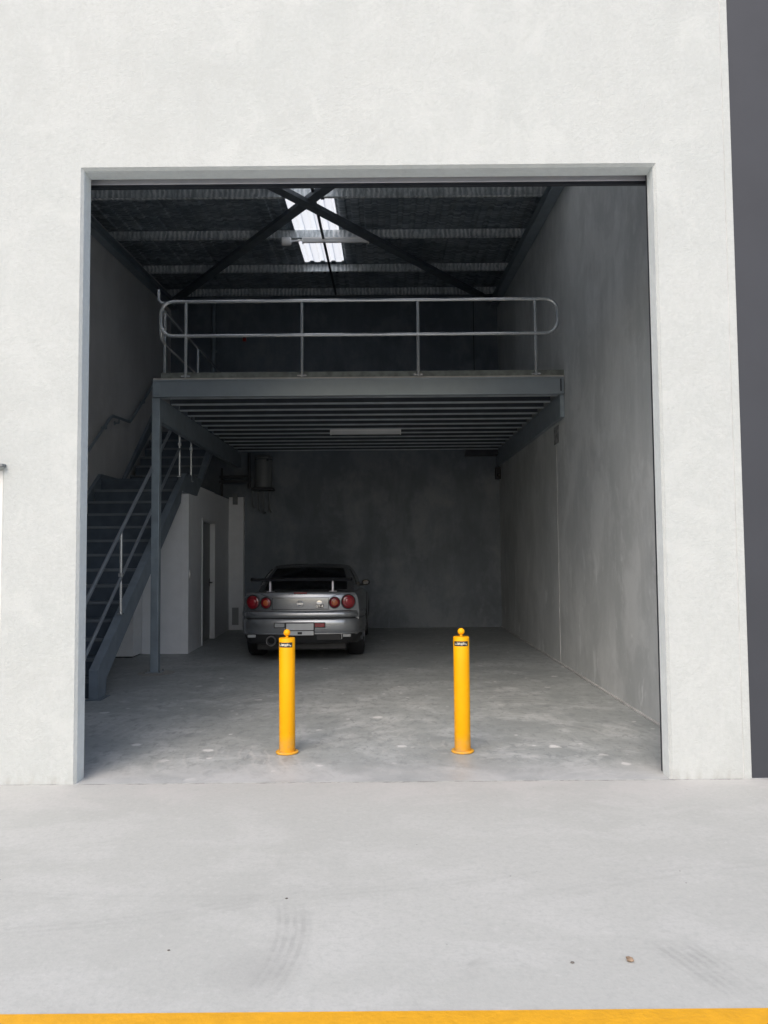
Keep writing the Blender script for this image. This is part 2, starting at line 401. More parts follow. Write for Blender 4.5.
# ------------------------------------------------------------------ facade with roller door opening and personnel door opening
def wall_with_openings(mb, xs_total, ztop, holes, y0, y1, c):
    """holes: (x0, x1, ztop) sitting on the ground; c = arris chamfer at the front"""
    bm = mb.bm
    def q(*p): bm.faces.new([bm.verts.new(v) for v in p])
    def sheet(y, grow):
        hs = sorted((a-grow, b+grow, z+grow) for a, b, z in holes)
        x = xs_total[0]
        for a, b, z in hs:
            q((x, y, -.05), (a, y, -.05), (a, y, z), (x, y, z)); q((x, y, z), (a, y, z), (a, y, ztop), (x, y, ztop))
            q((a, y, z), (b, y, z), (b, y, ztop), (a, y, ztop)); x = b
        q((x, y, -.05), (xs_total[1], y, -.05), (xs_total[1], y, ztop), (x, y, ztop))
    sheet(y0, c); sheet(y1, 0)
    for a, b, z in holes:
        A = [(a-c, -.05), (a-c, z+c), (b+c, z+c), (b+c, -.05)]; B = [(a, -.05), (a, z), (b, z), (b, -.05)]
        for (p0, p1), (r0, r1) in zip(zip(A, A[1:]), zip(B, B[1:])):
            q((p0[0], y0, p0[1]), (p1[0], y0, p1[1]), (r1[0], y0+c, r1[1]), (r0[0], y0+c, r0[1]))
            q((r0[0], y0+c, r0[1]), (r1[0], y0+c, r1[1]), (r1[0], y1, r1[1]), (r0[0], y1, r0[1]))
    x0, x1 = xs_total
    q((x0, y0, -.05), (x0, y1, -.05), (x0, y1, ztop), (x0, y0, ztop)); q((x1, y0, -.05), (x1, y1, -.05), (x1, y1, ztop), (x1, y0, ztop))
    q((x0, y0, ztop), (x1, y0, ztop), (x1, y1, ztop), (x0, y1, ztop))
fac = thing('facade_wall', (-.1, 0, 0), 'off-white rendered front wall around the wide roller door opening', 'wall')
w = MB(); wall_with_openings(w, (-14., 2.346), 7.4, [(-3.52, -2.56, 2.078), (XL, XR, ZT)], 0., TH, .018)
bmesh.ops.remove_doubles(w.bm, verts=w.bm.verts[:], dist=1e-5)
bmesh.ops.recalc_face_normals(w.bm, faces=w.bm.faces[:])
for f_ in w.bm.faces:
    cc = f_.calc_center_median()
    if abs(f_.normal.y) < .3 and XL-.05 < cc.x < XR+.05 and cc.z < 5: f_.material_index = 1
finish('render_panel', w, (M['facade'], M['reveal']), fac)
w = MB(); w.box(2.352, 2.404, .004, TH, -.05, 7.4, .004)
finish('edge_strip', w, M['facade'], fac)
w = MB(); w.box(2.345, 2.353, .006, TH-.01, -.05, 7.39)
finish('joint_sealant', w, M['jointgrey'], fac)

nb = MB(); nb.box(2.406, 16, .012, .17, -.05, 8.2)
tag(finish('neighbour_wall', nb, M['darkwall'], loc=(9, .1, 0)), 'smooth charcoal painted wall at the right edge, beyond the off-white wall', 'wall')

pd = thing('personnel_door', (-3.05, .05, 0), 'white side door at the left edge, set in the off-white wall', 'door')
f = MB(); f.box(-3.515, -3.47, .03, .13, .01, 2.075).box(-2.603, -2.555, .02, .13, .01, 2.075).box(-3.469, -2.604, .03, .13, 2.03, 2.075)
finish('door_frame', f, M['sidedoor'], pd)
f = MB(); f.box(-3.466, -2.607, .045, .09, .012, 2.026, .003); finish('door_leaf', f, M['sidedoor'], pd)
f = MB(); f.box(-3.56, -2.528, -.055, -.002, 2.094, 2.112, .003); finish('drip_hood', f, M['tankgrey'], pd)
f = MB(); f.tube([(-3.40, .045, 1.02), (-3.40, .0, 1.02), (-3.27, -.005, 1.02)], .011, 10); finish('handle', f, M['chrome'], pd, 40)

# ------------------------------------------------------------------ interior walls
def jointed_wall(name, mat, x0, x1, y0, y1, z1, label, joints=(), axis='y'):
    t = thing(name, ((x0+x1)/2, (y0+y1)/2, 0), label, 'wall')
    w = MB(); w.box(x0, x1, y0, y1, -.05, z1); finish('panel', w, mat, t)
    return t
rw = jointed_wall('party_wall', M['precast'], WR, WR+.16, TH+.002, WB+.15, 7.1, 'streaky grey precast concrete wall down the right side of the unit')
w = MB(); w.box(WR-.005, WR+.01, 5.205, 5.23, .01, 2.93); finish('sealant_joint', w, M['jointgrey'], rw)
w = MB(); w.box(WR-.004, WR+.01, 5.06, 5.34, 2.95, 3.19, .002); finish('lifting_pocket', w, M['pocket'], rw)  # darker mottled patch on the panel face
w = MB(); w.box(WR-.018, WR+.01, TH+.15, WB-.01, .004, .022); finish('floor_joint', w, M['jointgrey'], rw)
jointed_wall('party_wall', M['precast_left'], WL-.15, WL, TH+.002, WB+.15, 7.1, 'plain brownish grey concrete wall on the left, behind the stairs')
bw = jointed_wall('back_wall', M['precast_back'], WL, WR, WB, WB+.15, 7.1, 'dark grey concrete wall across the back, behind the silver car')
w = MB(); w.box(1.853, 1.868, WB-.003, WB+.01, 3.8, 6.9); finish('sealant_joint', w, M['blackbox'], bw)

# ------------------------------------------------------------------ roof
rf = thing('roof', (-.98, 5, 6), 'corrugated metal roof on steel purlins with a translucent skylight strip', 'roof')
Y0, Y1 = TH+.002, WB+.6
SKX0, SKX1, SKY0, SKY1 = -1.364, -.672, .9, 8.25
def ribz(x):
    u = ((x+20) % .19)/.19
    return .0 if u < .5 else (.024 if .6 < u < .9 else (.024*(u-.5)/.1 if u <= .6 else .024*(1-(u-.9)/.1)))
xs = []
x = WL-.15
while x < WR+.17:
    xs.append(round(x, 4)); x += .019
xs += [SKX0, SKX1]; xs = sorted(set(xs))
sheet, sky = MB(), MB()
SKYM = 4.3
ys = [Y0, SKY0, SKYM, SKY1, Y1]
for mb_, want in ((sheet, False), (sky, True)):
    for a, b in zip(xs, xs[1:]):
        for y0, y1 in zip(ys, ys[1:]):
            m_ = (a+b)/2
            issky = (SKX0 < m_ < SKX1 and y0 in (SKY0, SKYM)) or (y0 == SKY0 and (-3.9 < m_ < -3.15 or -2.6 < m_ < -1.85 or .1 < m_ < .85 or 1.3 < m_ < 2.05))  # the four strips beside the main one are unseen, added to brighten the interior
            if issky == want:
                mb_.quad((a, y0, zr(y0, .302)+ribz(a)), (b, y0, zr(y0, .302)+ribz(b)), (b, y1, zr(y1, .302)+ribz(b)), (a, y1, zr(y1, .302)+ribz(a)))
for mb_ in (sheet, sky): bmesh.ops.remove_doubles(mb_.bm, verts=mb_.bm.verts[:], dist=1e-4)
finish('roof_sheet', sheet, M['roof'], rf); finish('skylight', sky, M['skylight'], rf)
for y in (.35, 1.95, 3.55, 5.13, 6.70, 8.38, 9.85):
    z = zr(y, .15); p = MB()
    p.prism([(y, z+.004), (y, z+.15), (y+.06, z+.153), (y+.06, z+.150), (y+.004, z+.147), (y+.004, z+.004), (y+.004, z+.003), (y-.06, z), (y-.06, z+.004)], 'x', WL+.01, WR-.01)
    finish('purlin', p, M['purlin'], rf)
    if 5 < y < 9:                                    # bolt heads along the purlin under the skylight
        b_ = MB()
        for xx in (-1.25, -1.02, -.80): b_.box(xx-.025, xx+.025, y-.045, y-.005, z-.02, z-.002, .003)
        finish('fixing_bolt', b_, M['darkmetal'], rf)
for x0, x1 in ((WL+.004, WL+.15), (WR-.155, WR-.004)):
    p = MB(); xm = (x0+x1)/2
    for xa, xb, za, zb in ((x0, x1, 0, .012), (x0, x1, .136, .148), (xm-.006, xm+.006, .012, .136)):
        A = [(xa, Y0, zr(Y0, za)), (xb, Y0, zr(Y0, za)), (xb, Y0, zr(Y0, zb)), (xa, Y0, zr(Y0, zb))]
        B = [(xa, WB-.004, zr(WB, za)), (xb, WB-.004, zr(WB, za)), (xb, WB-.004, zr(WB, zb)), (xa, WB-.004, zr(WB, zb))]
        p.loft([A, B])
    finish('rafter', p, M['steel'], rf)
def sloped_bar(mb, p0, p1, wdt, h, off):
    a, b = Vector(p0), Vector(p1); d = (b-a).normalized(); n = Vector((-d.y, d.x))*wdt/2
    rings = []
    for q in (a, b):
        l, r_ = q+n, q-n
        rings.append([(l.x, l.y, zr(q.y, off)), (r_.x, r_.y, zr(q.y, off)), (r_.x, r_.y, zr(q.y, off+h)), (l.x, l.y, zr(q.y, off+h))])
    mb.loft(rings)
for p0, p1, off in (((2.15, .25), (-4.12, 9.95), .085), ((-4.12, .25), (2.15, 9.95), .02)):
    p = MB(); sloped_bar(p, p0, p1, .15, .06, off); finish('wind_brace', p, M['brace'], rf)
p = MB(); p.tube([(-.91, 1., zr(1., .135)), (-.91, 9.7, zr(9.7, .135))], .022, 10); finish('bridging_rod', p, M['darkmetal'], rf, 40)
p = MB(); p.prism([(-4.0, 5.9), (-3.62, 5.9), (-3.62, 6.06), (-4.0, 6.16)], 'y', TH+.01, TH+.05); finish('cleat', p, M['steel'], rf)

# ------------------------------------------------------------------ rolled-up door
rd = thing('roller_door', (-.09, .3, 4.2), 'rolled-up roller door tucked behind the top of the opening', 'roller door')
p = MB(); p.box(XL-.06, XR+.06, .235, .275, 4.144, 4.192, .004); finish('bottom_rail', p, M['rail'], rd)
p = MB(); p.box(XL-.05, XR+.05, .24, .27, 4.122, 4.1435); finish('rubber_seal', p, M['darkmetal'], rd)
p = MB(); p.lathe([(.24, 0), (.24, XR-XL+.2)], T((XL-.1, .52, 4.62)) @ Matrix.Rotation(R(90), 4, 'Y'), 32); finish('curtain_roll', p, M['darkmetal'], rd, 40)
p = MB(); p.box(XL-.05, XR+.05, .25, .262, 4.1925, 4.70); finish('curtain', p, M['darkmetal'], rd)
for xa, xb in ((XL-.10, XL-.022), (XR+.006, XR+.075)):
    p = MB(); p.box(xa, xb, TH+.006, TH+.05, .004, 4.5, .004); finish('guide_track', p, M['darkmetal'], rd)

# ------------------------------------------------------------------ mezzanine
mz = thing('mezzanine', (-.3, 4.7, 0), 'grey steel mezzanine floor on joists, carried by one square post', 'mezzanine')
FY = 4.667
p = MB(); p.prism([(FY, 3.528), (FY, 3.742), (FY+.075, 3.742), (FY+.075, 3.738), (FY+.006, 3.734), (FY+.006, 3.534), (FY+.075, 3.532), (FY+.075, 3.528)], 'x', -2.965, 2.335)
p.box(-2.966, 2.336, FY-.012, FY-.001, 3.524, 3.537, .002).box(-2.966, 2.336, FY-.012, FY-.001, 3.733, 3.747, .002)
finish('front_beam', p, M['beam'], mz)
p = MB(); p.box(-2.958, -2.87, FY-.010, FY-.001, 3.545, 3.725); p.lathe([(.012, 0), (.012, .012), (0, .014)], T((-2.935, FY-.011, 3.70)) @ Matrix.Rotation(R(90), 4, 'X'), 10)
finish('end_plate', p, M['steel'], mz)
p = MB(); p.box(2.285, 2.30, FY-.010, FY-.001, 3.56, 3.72); finish('end_plate', p, M['darkmetal'], mz)
y = FY+.14; k = 0
while y < 10.2:
    p = MB(); p.prism([(y, 3.532), (y, 3.745), (y+.06, 3.745), (y+.06, 3.742), (y+.004, 3.742), (y+.004, 3.536), (y+.056, 3.536), (y+.056, 3.55), (y+.06, 3.55), (y+.06, 3.532)], 'x', -2.88, 2.28)
    for f_ in p.bm.faces: f_.material_index = 1 if f_.calc_center_median().z < 3.535 else 0
    q_ = p.box(-2.88, 2.28, y-.012, y-.0005, 3.5315, 3.546)
    for f_ in p.bm.faces[-6:]: f_.material_index = 1
    finish('joist', p, (M['joist'], M['flange']), mz); y += .432
p = MB(); p.box(-2.966, -2.885, FY+.085, WB-.004, 3.225, 3.525)
finish('side_beam', p, M['steel'], mz)
p = MB(); p.box(2.285, 2.338, FY+.02, WB-.004, 3.225, 3.523); finish('side_beam', p, M['steel'], mz)
p = MB(); p.box(-2.96, 2.338, FY+.002, WB-.004, 3.748, 3.768); finish('deck', p, M['deck'], mz)
p = MB(); p.box(-2.862, 2.338, FY+.012, FY+.034, 3.769, 3.842, .002); finish('kick_board', p, M['kick'], mz)
po = MB(); po.box(-2.978, -2.878, 4.69, 4.79, .014, 3.52, .006)
post = finish('post', po, M['steel'], mz)
p = MB(); p.box(-3.03, -2.83, 4.64, 4.84, .004, .0145, .002); finish('base_plate', p, M['steel'], post)
for bx, by in ((-3.01, 4.66), (-2.85, 4.66), (-3.01, 4.82), (-2.85, 4.82)):
    p = MB(); p.lathe([(.012, .0148), (.012, .026), (.006, .0265), (.006, .04), (0, .041)], T((bx, by, 0)), 6); finish('anchor_bolt', p, M['galv'], post)
p = MB(); p.lathe([(.23, .0031), (.21, .008), (0, .0085)], T((-2.90, 4.70, 0)), 24); finish('grout_pad', p, M['plasterpad'], post)

# front and side guard rails on the deck
gr = thing('guard_rail', (-.3, 4.70, 3.77), 'long tubular guard rail along the front edge of the mezzanine', 'railing')
RY, rr = FY-.002, .0225
zt_, zm_ = 4.768, 4.317
rad = .16
xa, xb = -2.863, 2.268
loop = [(xa+rad, RY, zt_), (xb-rad, RY, zt_)] + arcpts((xb-rad, RY, zt_-rad), rad, 90, 0, 8, 'xz')[1:] + arcpts((xb-rad, RY, zm_+rad), rad, 0, -90, 8, 'xz') + \
    [(xa+rad, RY, zm_)] + arcpts((xa+rad, RY, zm_+rad), rad, 270, 180, 8, 'xz')[1:] + arcpts((xa+rad, RY, zt_-rad), rad, 180, 90, 8, 'xz')[:-1]
p = MB(); p.tube(loop, rr, 12, closed=True); finish('rail_loop', p, M['galv'], gr, 50)
for x in (-2.538, -1.039, .459, 1.977):
    p = MB(); p.tube([(x, RY, 3.775), (x, RY, zt_-.02)], .02, 12); o = finish('upright', p, M['galv'], gr, 50)
    p = MB(); p.box(x-.06, x+.06, RY-.008, RY+.012, 3.778, 3.80, .002).box(x-.012, x+.012, RY-.02, RY+.0, 3.77, 3.85, .003)
    finish('foot_plate', p, M['galv'], o)
sg = thing('guard_rail', (-2.9, 7.5, 3.77), 'short tubular guard rail running back along the stair side of the mezzanine', 'railing')
SX = -2.9; ya, yb = 4.78, 8.9
loop = [(SX, ya+rad, 4.735), (SX, yb-rad, 4.735)] + arcpts((SX, yb-rad, 4.735-rad), rad, 90, 0, 6, 'yz')[1:] + arcpts((SX, yb-rad, 4.30+rad), rad, 0, -90, 6, 'yz') + \
    [(SX, ya+rad, 4.30)] + arcpts((SX, ya+rad, 4.30+rad), rad, 270, 180, 6, 'yz')[1:] + arcpts((SX, ya+rad, 4.735-rad), rad, 180, 90, 6, 'yz')[:-1]
p = MB(); p.tube(loop, rr, 12, closed=True); finish('rail_loop', p, M['galv'], sg, 50)
for y in (4.98, 6.80, 8.6):
    p = MB(); p.tube([(SX, y, 3.77), (SX, y, 4.72)], .02, 12); o = finish('upright', p, M['galv'], sg, 50)
    p = MB(); p.box(SX-.04, SX+.04, y-.05, y+.05, 3.769, 3.781, .002); finish('foot_plate', p, M['galv'], o)
p = MB(); p.tube([(SX-.02, 4.76, 4.96), (SX-.02, 4.755, 4.86)] + arcpts((SX+.05, 4.755, 4.85), .07, 180, 270, 6, 'xz') + [(SX+.07, 4.76, 4.777)], .019, 10)
finish('bent_end', p, M['galv'], sg, 50)

# ------------------------------------------------------------------ staircase
st = thing('staircase', (-3.65, 3.0, 0), 'blue-grey steel staircase with a landing, climbing the left wall', 'stairs')
RI, GO, SY = .189, .26, 3.01
TX0, TX1 = WL+.06, -3.068
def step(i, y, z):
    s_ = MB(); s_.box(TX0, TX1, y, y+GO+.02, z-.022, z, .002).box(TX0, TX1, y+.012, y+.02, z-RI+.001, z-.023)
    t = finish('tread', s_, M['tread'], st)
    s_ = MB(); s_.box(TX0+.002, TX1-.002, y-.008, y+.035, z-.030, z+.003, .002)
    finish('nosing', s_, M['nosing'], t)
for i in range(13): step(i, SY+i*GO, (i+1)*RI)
LZ, LY = 14*RI, SY+13*GO
s_ = MB(); s_.box(TX0, TX1, LY, 7.72, LZ-.03, LZ, .002).box(TX0, TX1, LY+.012, LY+.02, LZ-RI+.001, LZ-.031); finish('landing', s_, M['tread'], st)
for i in range(6):
    y, z = 7.70+i*GO, LZ+(i+1)*(3.77-LZ)/6
    if i < 5: step(i, y, z)
s_ = MB(); s_.box(TX0, -2.964, 7.70+5*GO, WB-.01, 3.74, 3.768).box(TX0, TX1, 7.70+5*GO+.012, 7.70+5*GO+.02, 3.58, 3.739); finish('top_landing', s_, M['tread'], st)
def nz(y): return RI+(y-SY)*RI/GO
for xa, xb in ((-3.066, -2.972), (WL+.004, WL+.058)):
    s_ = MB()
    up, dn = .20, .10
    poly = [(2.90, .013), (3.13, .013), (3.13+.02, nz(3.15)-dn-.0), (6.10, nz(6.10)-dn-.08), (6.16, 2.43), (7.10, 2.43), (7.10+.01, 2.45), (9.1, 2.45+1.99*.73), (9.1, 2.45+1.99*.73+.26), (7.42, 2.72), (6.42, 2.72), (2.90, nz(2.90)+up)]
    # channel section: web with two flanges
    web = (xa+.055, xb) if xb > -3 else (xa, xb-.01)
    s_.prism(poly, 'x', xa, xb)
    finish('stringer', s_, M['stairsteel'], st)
s_ = MB(); s_.box(-3.09, -2.93, 2.87, 3.16, .0035, .012, .002); finish('foot_plate', s_, M['stairsteel'], st)

hr = thing('stair_railing', (-2.99, 3.6, .8), 'tubular grey railing with two rails on the open side of the stairs', 'railing')
HX = -2.985
def zrail(y, z0=1.154, y0=2.75): return z0+(y-y0)*.735
pts = [(HX, 2.62, 1.055), (HX, 6.02, zrail(6.02)), (HX, 6.72, 3.62), (HX, 7.3, 3.62)]
p = MB(); p.tube([(HX, 2.55, zrail(2.55)), (HX, 6.02, zrail(6.02)), (HX, 6.12, 3.68), (HX, 6.75, 3.70), (HX, 7.45, 3.72), (HX, 8.7, 4.66)], .021, 12); finish('top_rail', p, M['railpaint'], hr, 50)
p = MB(); p.tube([(HX, 2.55, zrail(2.55)-.54), (HX, 6.06, zrail(6.06)-.54)], .018, 12); finish('mid_rail', p, M['railpaint'], hr, 50)
p = MB(); p.tube([(HX, 2.56, zrail(2.55)), (HX, 2.52, zrail(2.55)-.1), (HX, 2.50, zrail(2.5)-.35), (HX, 2.56, zrail(2.55)-.54)], .018, 10); finish('rail_end', p, M['railpaint'], hr, 50)
for y, z0, z1 in ((3.60, .84, 1.775), (6.07, 2.64, 3.655), (6.735, 2.64, 3.70)):
    p = MB(); p.tube([(HX, y, z0), (HX, y, z1)], .017, 12); u = finish('upright', p, M['galv'], hr, 50)
    p = MB(); p.box(HX-.03, HX+.03, y-.03, y+.03, z0-.012, z0+.0, .002); finish('foot_plate', p, M['galv'], u)
    p = MB(); p.box(HX-.024, HX+.024, y-.024, y+.024, (z0+z1)/2-.06, (z0+z1)/2-.012, .004); finish('clamp', p, M['galv'], u)
wh = thing('wall_handrail', (WL+.07, 6, 2.5), 'grey handrail fixed on brackets along the left wall above the stairs', 'handrail')
hx = WL+.075
p = MB(); p.tube([(hx, 3.0, .95), (hx, 6.70, 3.62), (hx, 6.82, 3.675), (hx, 7.62, 3.72), (hx, 7.72, 3.78), (hx, 9.05, 4.74)], .023, 12); finish('rail', p, M['steel'], wh, 50)
for y, z in ((3.6, 1.36), (5.0, 2.37), (6.55, 3.49), (7.1, 3.67), (8.4, 4.25)):
    p = MB(); p.tube([(WL+.002, y, z-.06), (WL+.008, y, z-.06), (WL+.0085, y, z-.06), (hx-.006, y, z-.06), (hx, y, z-.054), (hx, y, z)], [.035, .035, .009, .009, .009, .009], 10)
    finish('bracket', p, M['steel'], wh, 40)

# ------------------------------------------------------------------ white office under the landing
of = thing('office_partition', (-3.0, 8, 0), 'white plasterboard room under the stair landing with a side door', 'partition')
def pw(y): return -2.968-(y-6.546)*.0325           # outer face of the side wall
def wallstrip(mb, ya, yb, z0, z1, thick=.11):
    mb.prism([(pw(ya)-thick, ya), (pw(ya), ya), (pw(yb), yb), (pw(yb)-thick, yb)], 'z', z0, z1)
DY0, DY1, DZ = 7.56, 8.62, 2.06
p = MB(); wallstrip(p, 6.546, 7.12, .004, 2.424); wallstrip(p, 7.12, DY0, .004, 2.60); wallstrip(p, DY0, DY1, DZ, 2.60); wallstrip(p, DY1, 10.15, .004, 2.59)
finish('side_wall', p, M['white'], of)
p = MB(); p.box(-3.66, -3.079, 6.546, 6.65, .004, 2.424); finish('front_wall', p, M['white'], of)
p = MB(); p.box(WL+.01, -3.661, 6.56, 6.65, .004, 2.424); finish('front_wall', p, M['white'], of)
p = MB(); p.box(WL+.01, -3.10, 7.13, WB-.01, 2.50, 2.56); finish('ceiling_board', p, M['white'], of)
fr = MB()
for ya, yb in ((DY0-.035, DY0+.012), (DY1-.012, DY1+.035)):
    fr.prism([(pw(ya)-.11, ya), (pw(ya)+.014, ya), (pw(yb)+.014, yb), (pw(yb)-.11, yb)], 'z', .005, DZ+.03)
fr.prism([(pw(DY0)-.11, DY0+.013), (pw(DY0)+.014, DY0+.013), (pw(DY1)+.014, DY1-.013), (pw(DY1)-.11, DY1-.013)], 'z', DZ-.015, DZ+.03)
finish('door_frame', fr, M['whitedoor'], of)
d = MB(); d.prism([(pw(DY0)-.11, DY0+.016), (pw(DY0)-.075, DY0+.016), (pw(DY1)-.075, DY1-.016), (pw(DY1)-.11, DY1-.016)], 'z', .012, DZ-.018)
dr = finish('door', d, M['doorshade'], of)
p = MB(); yk = DY1-.08; xk = pw(yk)-.074
p.tube([(xk, yk, 1.0), (xk+.05, yk, 1.0), (xk+.055, yk-.12, 1.0)], .011, 10).box(xk, xk+.008, yk-.025, yk+.025, .93, 1.07, .002)
finish('handle', p, M['darkmetal'], dr, 40)
nib = thing('wall_pier', (-2.95, 10.2, 0), 'narrow white pier at the back between the office and the car', 'pier')
p = MB(); p.box(-3.085, -2.795, 10.153, WB-.003, .004, 2.63); finish('pier_panel', p, M['white'], nib)
p = MB(); p.box(-3.02, -2.89, 10.145, 10.152, .10, .44, .002)
for k in range(7): p.box(-3.01, -2.90, 10.138, 10.146, .13+k*.042, .15+k*.042)
finish('vent_grille', p, M['doorshade'], nib)
p = MB(); p.box(-3.0, -2.91, 10.09, 10.152, 2.48, 2.70, .006); finish('junction_box', p, M['tankgrey'], nib)
ls = thing('light_switch', (-2.97, 6.62, 1.2), 'small white light switch on the corner of the white office', 'light switch')
p = MB(); p.prism([(pw(6.585)+.001, 6.585), (pw(6.585)+.010, 6.585), (pw(6.655)+.010, 6.655), (pw(6.655)+.001, 6.655)], 'z', 1.14, 1.26); finish('switch_plate', p, M['frosted'], ls)
p = MB(); p.box(-2.964, -2.955, 6.605, 6.635, 1.18, 1.22, .002); finish('rocker', p, M['frosted'], ls)
cb = thing('storage_cupboard', (-3.95, 6.3, 0), 'plain white cupboard built in under the stairs', 'cupboard')
p = MB(); p.box(WL+.06, -3.668, 6.155, 6.544, .02, 1.9, .004); finish('carcass', p, M['white'], cb)
p = MB(); p.box(-3.6685, -3.661, 6.30, 6.52, .945, .975, .002); finish('recessed_pull', p, M['darkmetal'], cb)
p = MB(); p.box(WL+.08, -3.69, 6.18, 6.54, .004, .02); finish('plinth', p, M['black'], cb)

# ------------------------------------------------------------------ services on the back wall
wt = thing('water_heater', (-2.39, 10.1, 2.75), 'grey cylindrical water heater on a bracket under the mezzanine', 'water heater')
p = MB(); p.lathe([(.0, 3.45), (.13, 3.445), (.165, 3.42), (.17, 3.40), (.17, 2.84), (.165, 2.815), (0, 2.81)], T((-2.39, 10.1, 0)), 28)
finish('tank', p, M['tankgrey'], wt, 40)
p = MB(); p.box(-2.60, -2.19, 9.9, WB-.005, 2.755, 2.80, .003); finish('bracket_shelf', p, M['darkmetal'], wt)
for xx, z0 in ((-2.61, 2.48), (-2.50, 2.40), (-2.39, 2.36), (-2.27, 2.38)):
    p = MB(); p.tube([(xx, 10.1, 2.754), (xx, 10.1, z0), (xx, 10.2, z0-.04), (xx, WB-.004, z0-.04)], .016, 8); finish('pipe', p, M['tankgrey'], wt, 50)
p = MB(); p.lathe([(.175, 3.36), (.175, 3.375)], T((-2.39, 10.1, 0)), 28).lathe([(.03, 0), (.03, .05)], T((-2.3, 9.98, 3.33)), 10); finish('band', p, M['darkmetal'], wt, 40)
p = MB(); p.box(-3.25, -2.62, 9.98, 10.06, 2.90, 2.955, .004).box(-3.25, -2.62, 10.0, 10.05, 3.0, 3.05, .004)
p.tube([(-2.66, 10.02, 2.79), (-2.66, 10.02, 3.5)], .03, 10).tube([(-3.2, 10.02, 2.62), (-3.2, 10.02, 3.2)], .022, 10)
tag(finish('pipe_run', p, M['darkmetal'], loc=(-2.9, 10.02, 2.9)), 'pair of dark service pipes running from the white office to the water heater', 'pipes')
p = MB(); p.tube([(-3.43, WB-.05, 3.77), (-3.43, WB-.05, 6.62)], .04, 12)
for z in (4.3, 5.6): p.box(-3.49, -3.37, WB-.03, WB-.002, z, z+.04)
tag(finish('downpipe', p, M['steel'], loc=(-3.43, 10.27, 3.77), smooth=40), 'grey vertical pipe on the back wall above the mezzanine', 'pipe')
p = MB(); p.box(1.64, 2.278, 10.05, WB-.004, 3.425, 3.529, .004)
tag(finish('steel_bracket', p, M['darkmetal'], loc=(1.99, 10.2, 3.42)), 'dark steel bracket under the back right corner of the mezzanine', 'bracket')
cm = thing('security_camera', (2.29, 10.2, 3.06), 'small black camera box in the back right corner below the mezzanine', 'camera')
p = MB(); p.box(2.235, 2.338, 10.12, 10.24, 2.95, 3.19, .01); finish('housing', p, M['blackbox'], cm)
p = MB(); p.lathe([(.03, 0), (.03, .03), (.024, .034), (0, .03)], T((2.285, 10.119, 3.02)) @ Matrix.Rotation(R(90), 4, 'X'), 16); finish('lens', p, M['glass'], cm, 40)
fx = thing('fire_alarm', (-2.807, 10.29, 5.88), 'small red alarm box on the dark back wall above the mezzanine', 'alarm')
p = MB(); p.box(-2.84, -2.775, WB-.05, WB-.002, 5.82, 5.95, .006); finish('housing', p, M['red'], fx)
p = MB(); p.lathe([(.022, 0), (.022, .012), (0, .016)], T((-2.807, WB-.051, 5.89)) @ Matrix.Rotation(R(90), 4, 'X'), 14); finish('button', p, M['blackbox'], fx, 40)

def batten(loc, x0, x1, y, z, label, cap_box=False):
    t = thing('batten_light', loc, label, 'light fitting', 'batten lights')
    p = MB(); p.box(x0, x1, y-.035, y+.035, z-.03, z, .004); finish('tray', p, M['frosted'], t)
    p = MB(); p.prism([(y-.03, z-.031), (y+.03, z-.031), (y+.026, z-.075), (y, z-.085), (y-.026, z-.075)], 'x', x0+.02, x1-.02); finish('tube_cover', p, M['diffuser'], t)
    for xx in (x0, x1-.018):
        p = MB(); p.box(xx, xx+.018, y-.034, y+.034, z-.088, z-.031, .003); finish('end_cap', p, M['frosted'], t)
    return t
batten((-.29, 7.4, 3.5), -.872, .293, 7.42, 3.529, 'unlit white batten light fixed to the joists under the mezzanine')
bt = batten((-.72, 6.7, 6.35), -1.24, -.2, 6.62, zr(6.62, .146), 'unlit white batten light up on the roof purlins beside the skylight')
p = MB(); p.lathe([(.06, 0), (.065, .02), (.065, .12), (.05, .14), (0, .145)], T((-1.55, 6.60, zr(6.6, .085))) @ Matrix.Rotation(R(90), 4, 'Y'), 18); finish('sensor', p, M['frosted'], bt, 40)
p = MB(); p.tube([(-1.41, 6.6, zr(6.6, .085)), (-1.24, 6.62, zr(6.6, .11))], .015, 8); finish('conduit', p, M['frosted'], bt, 40)

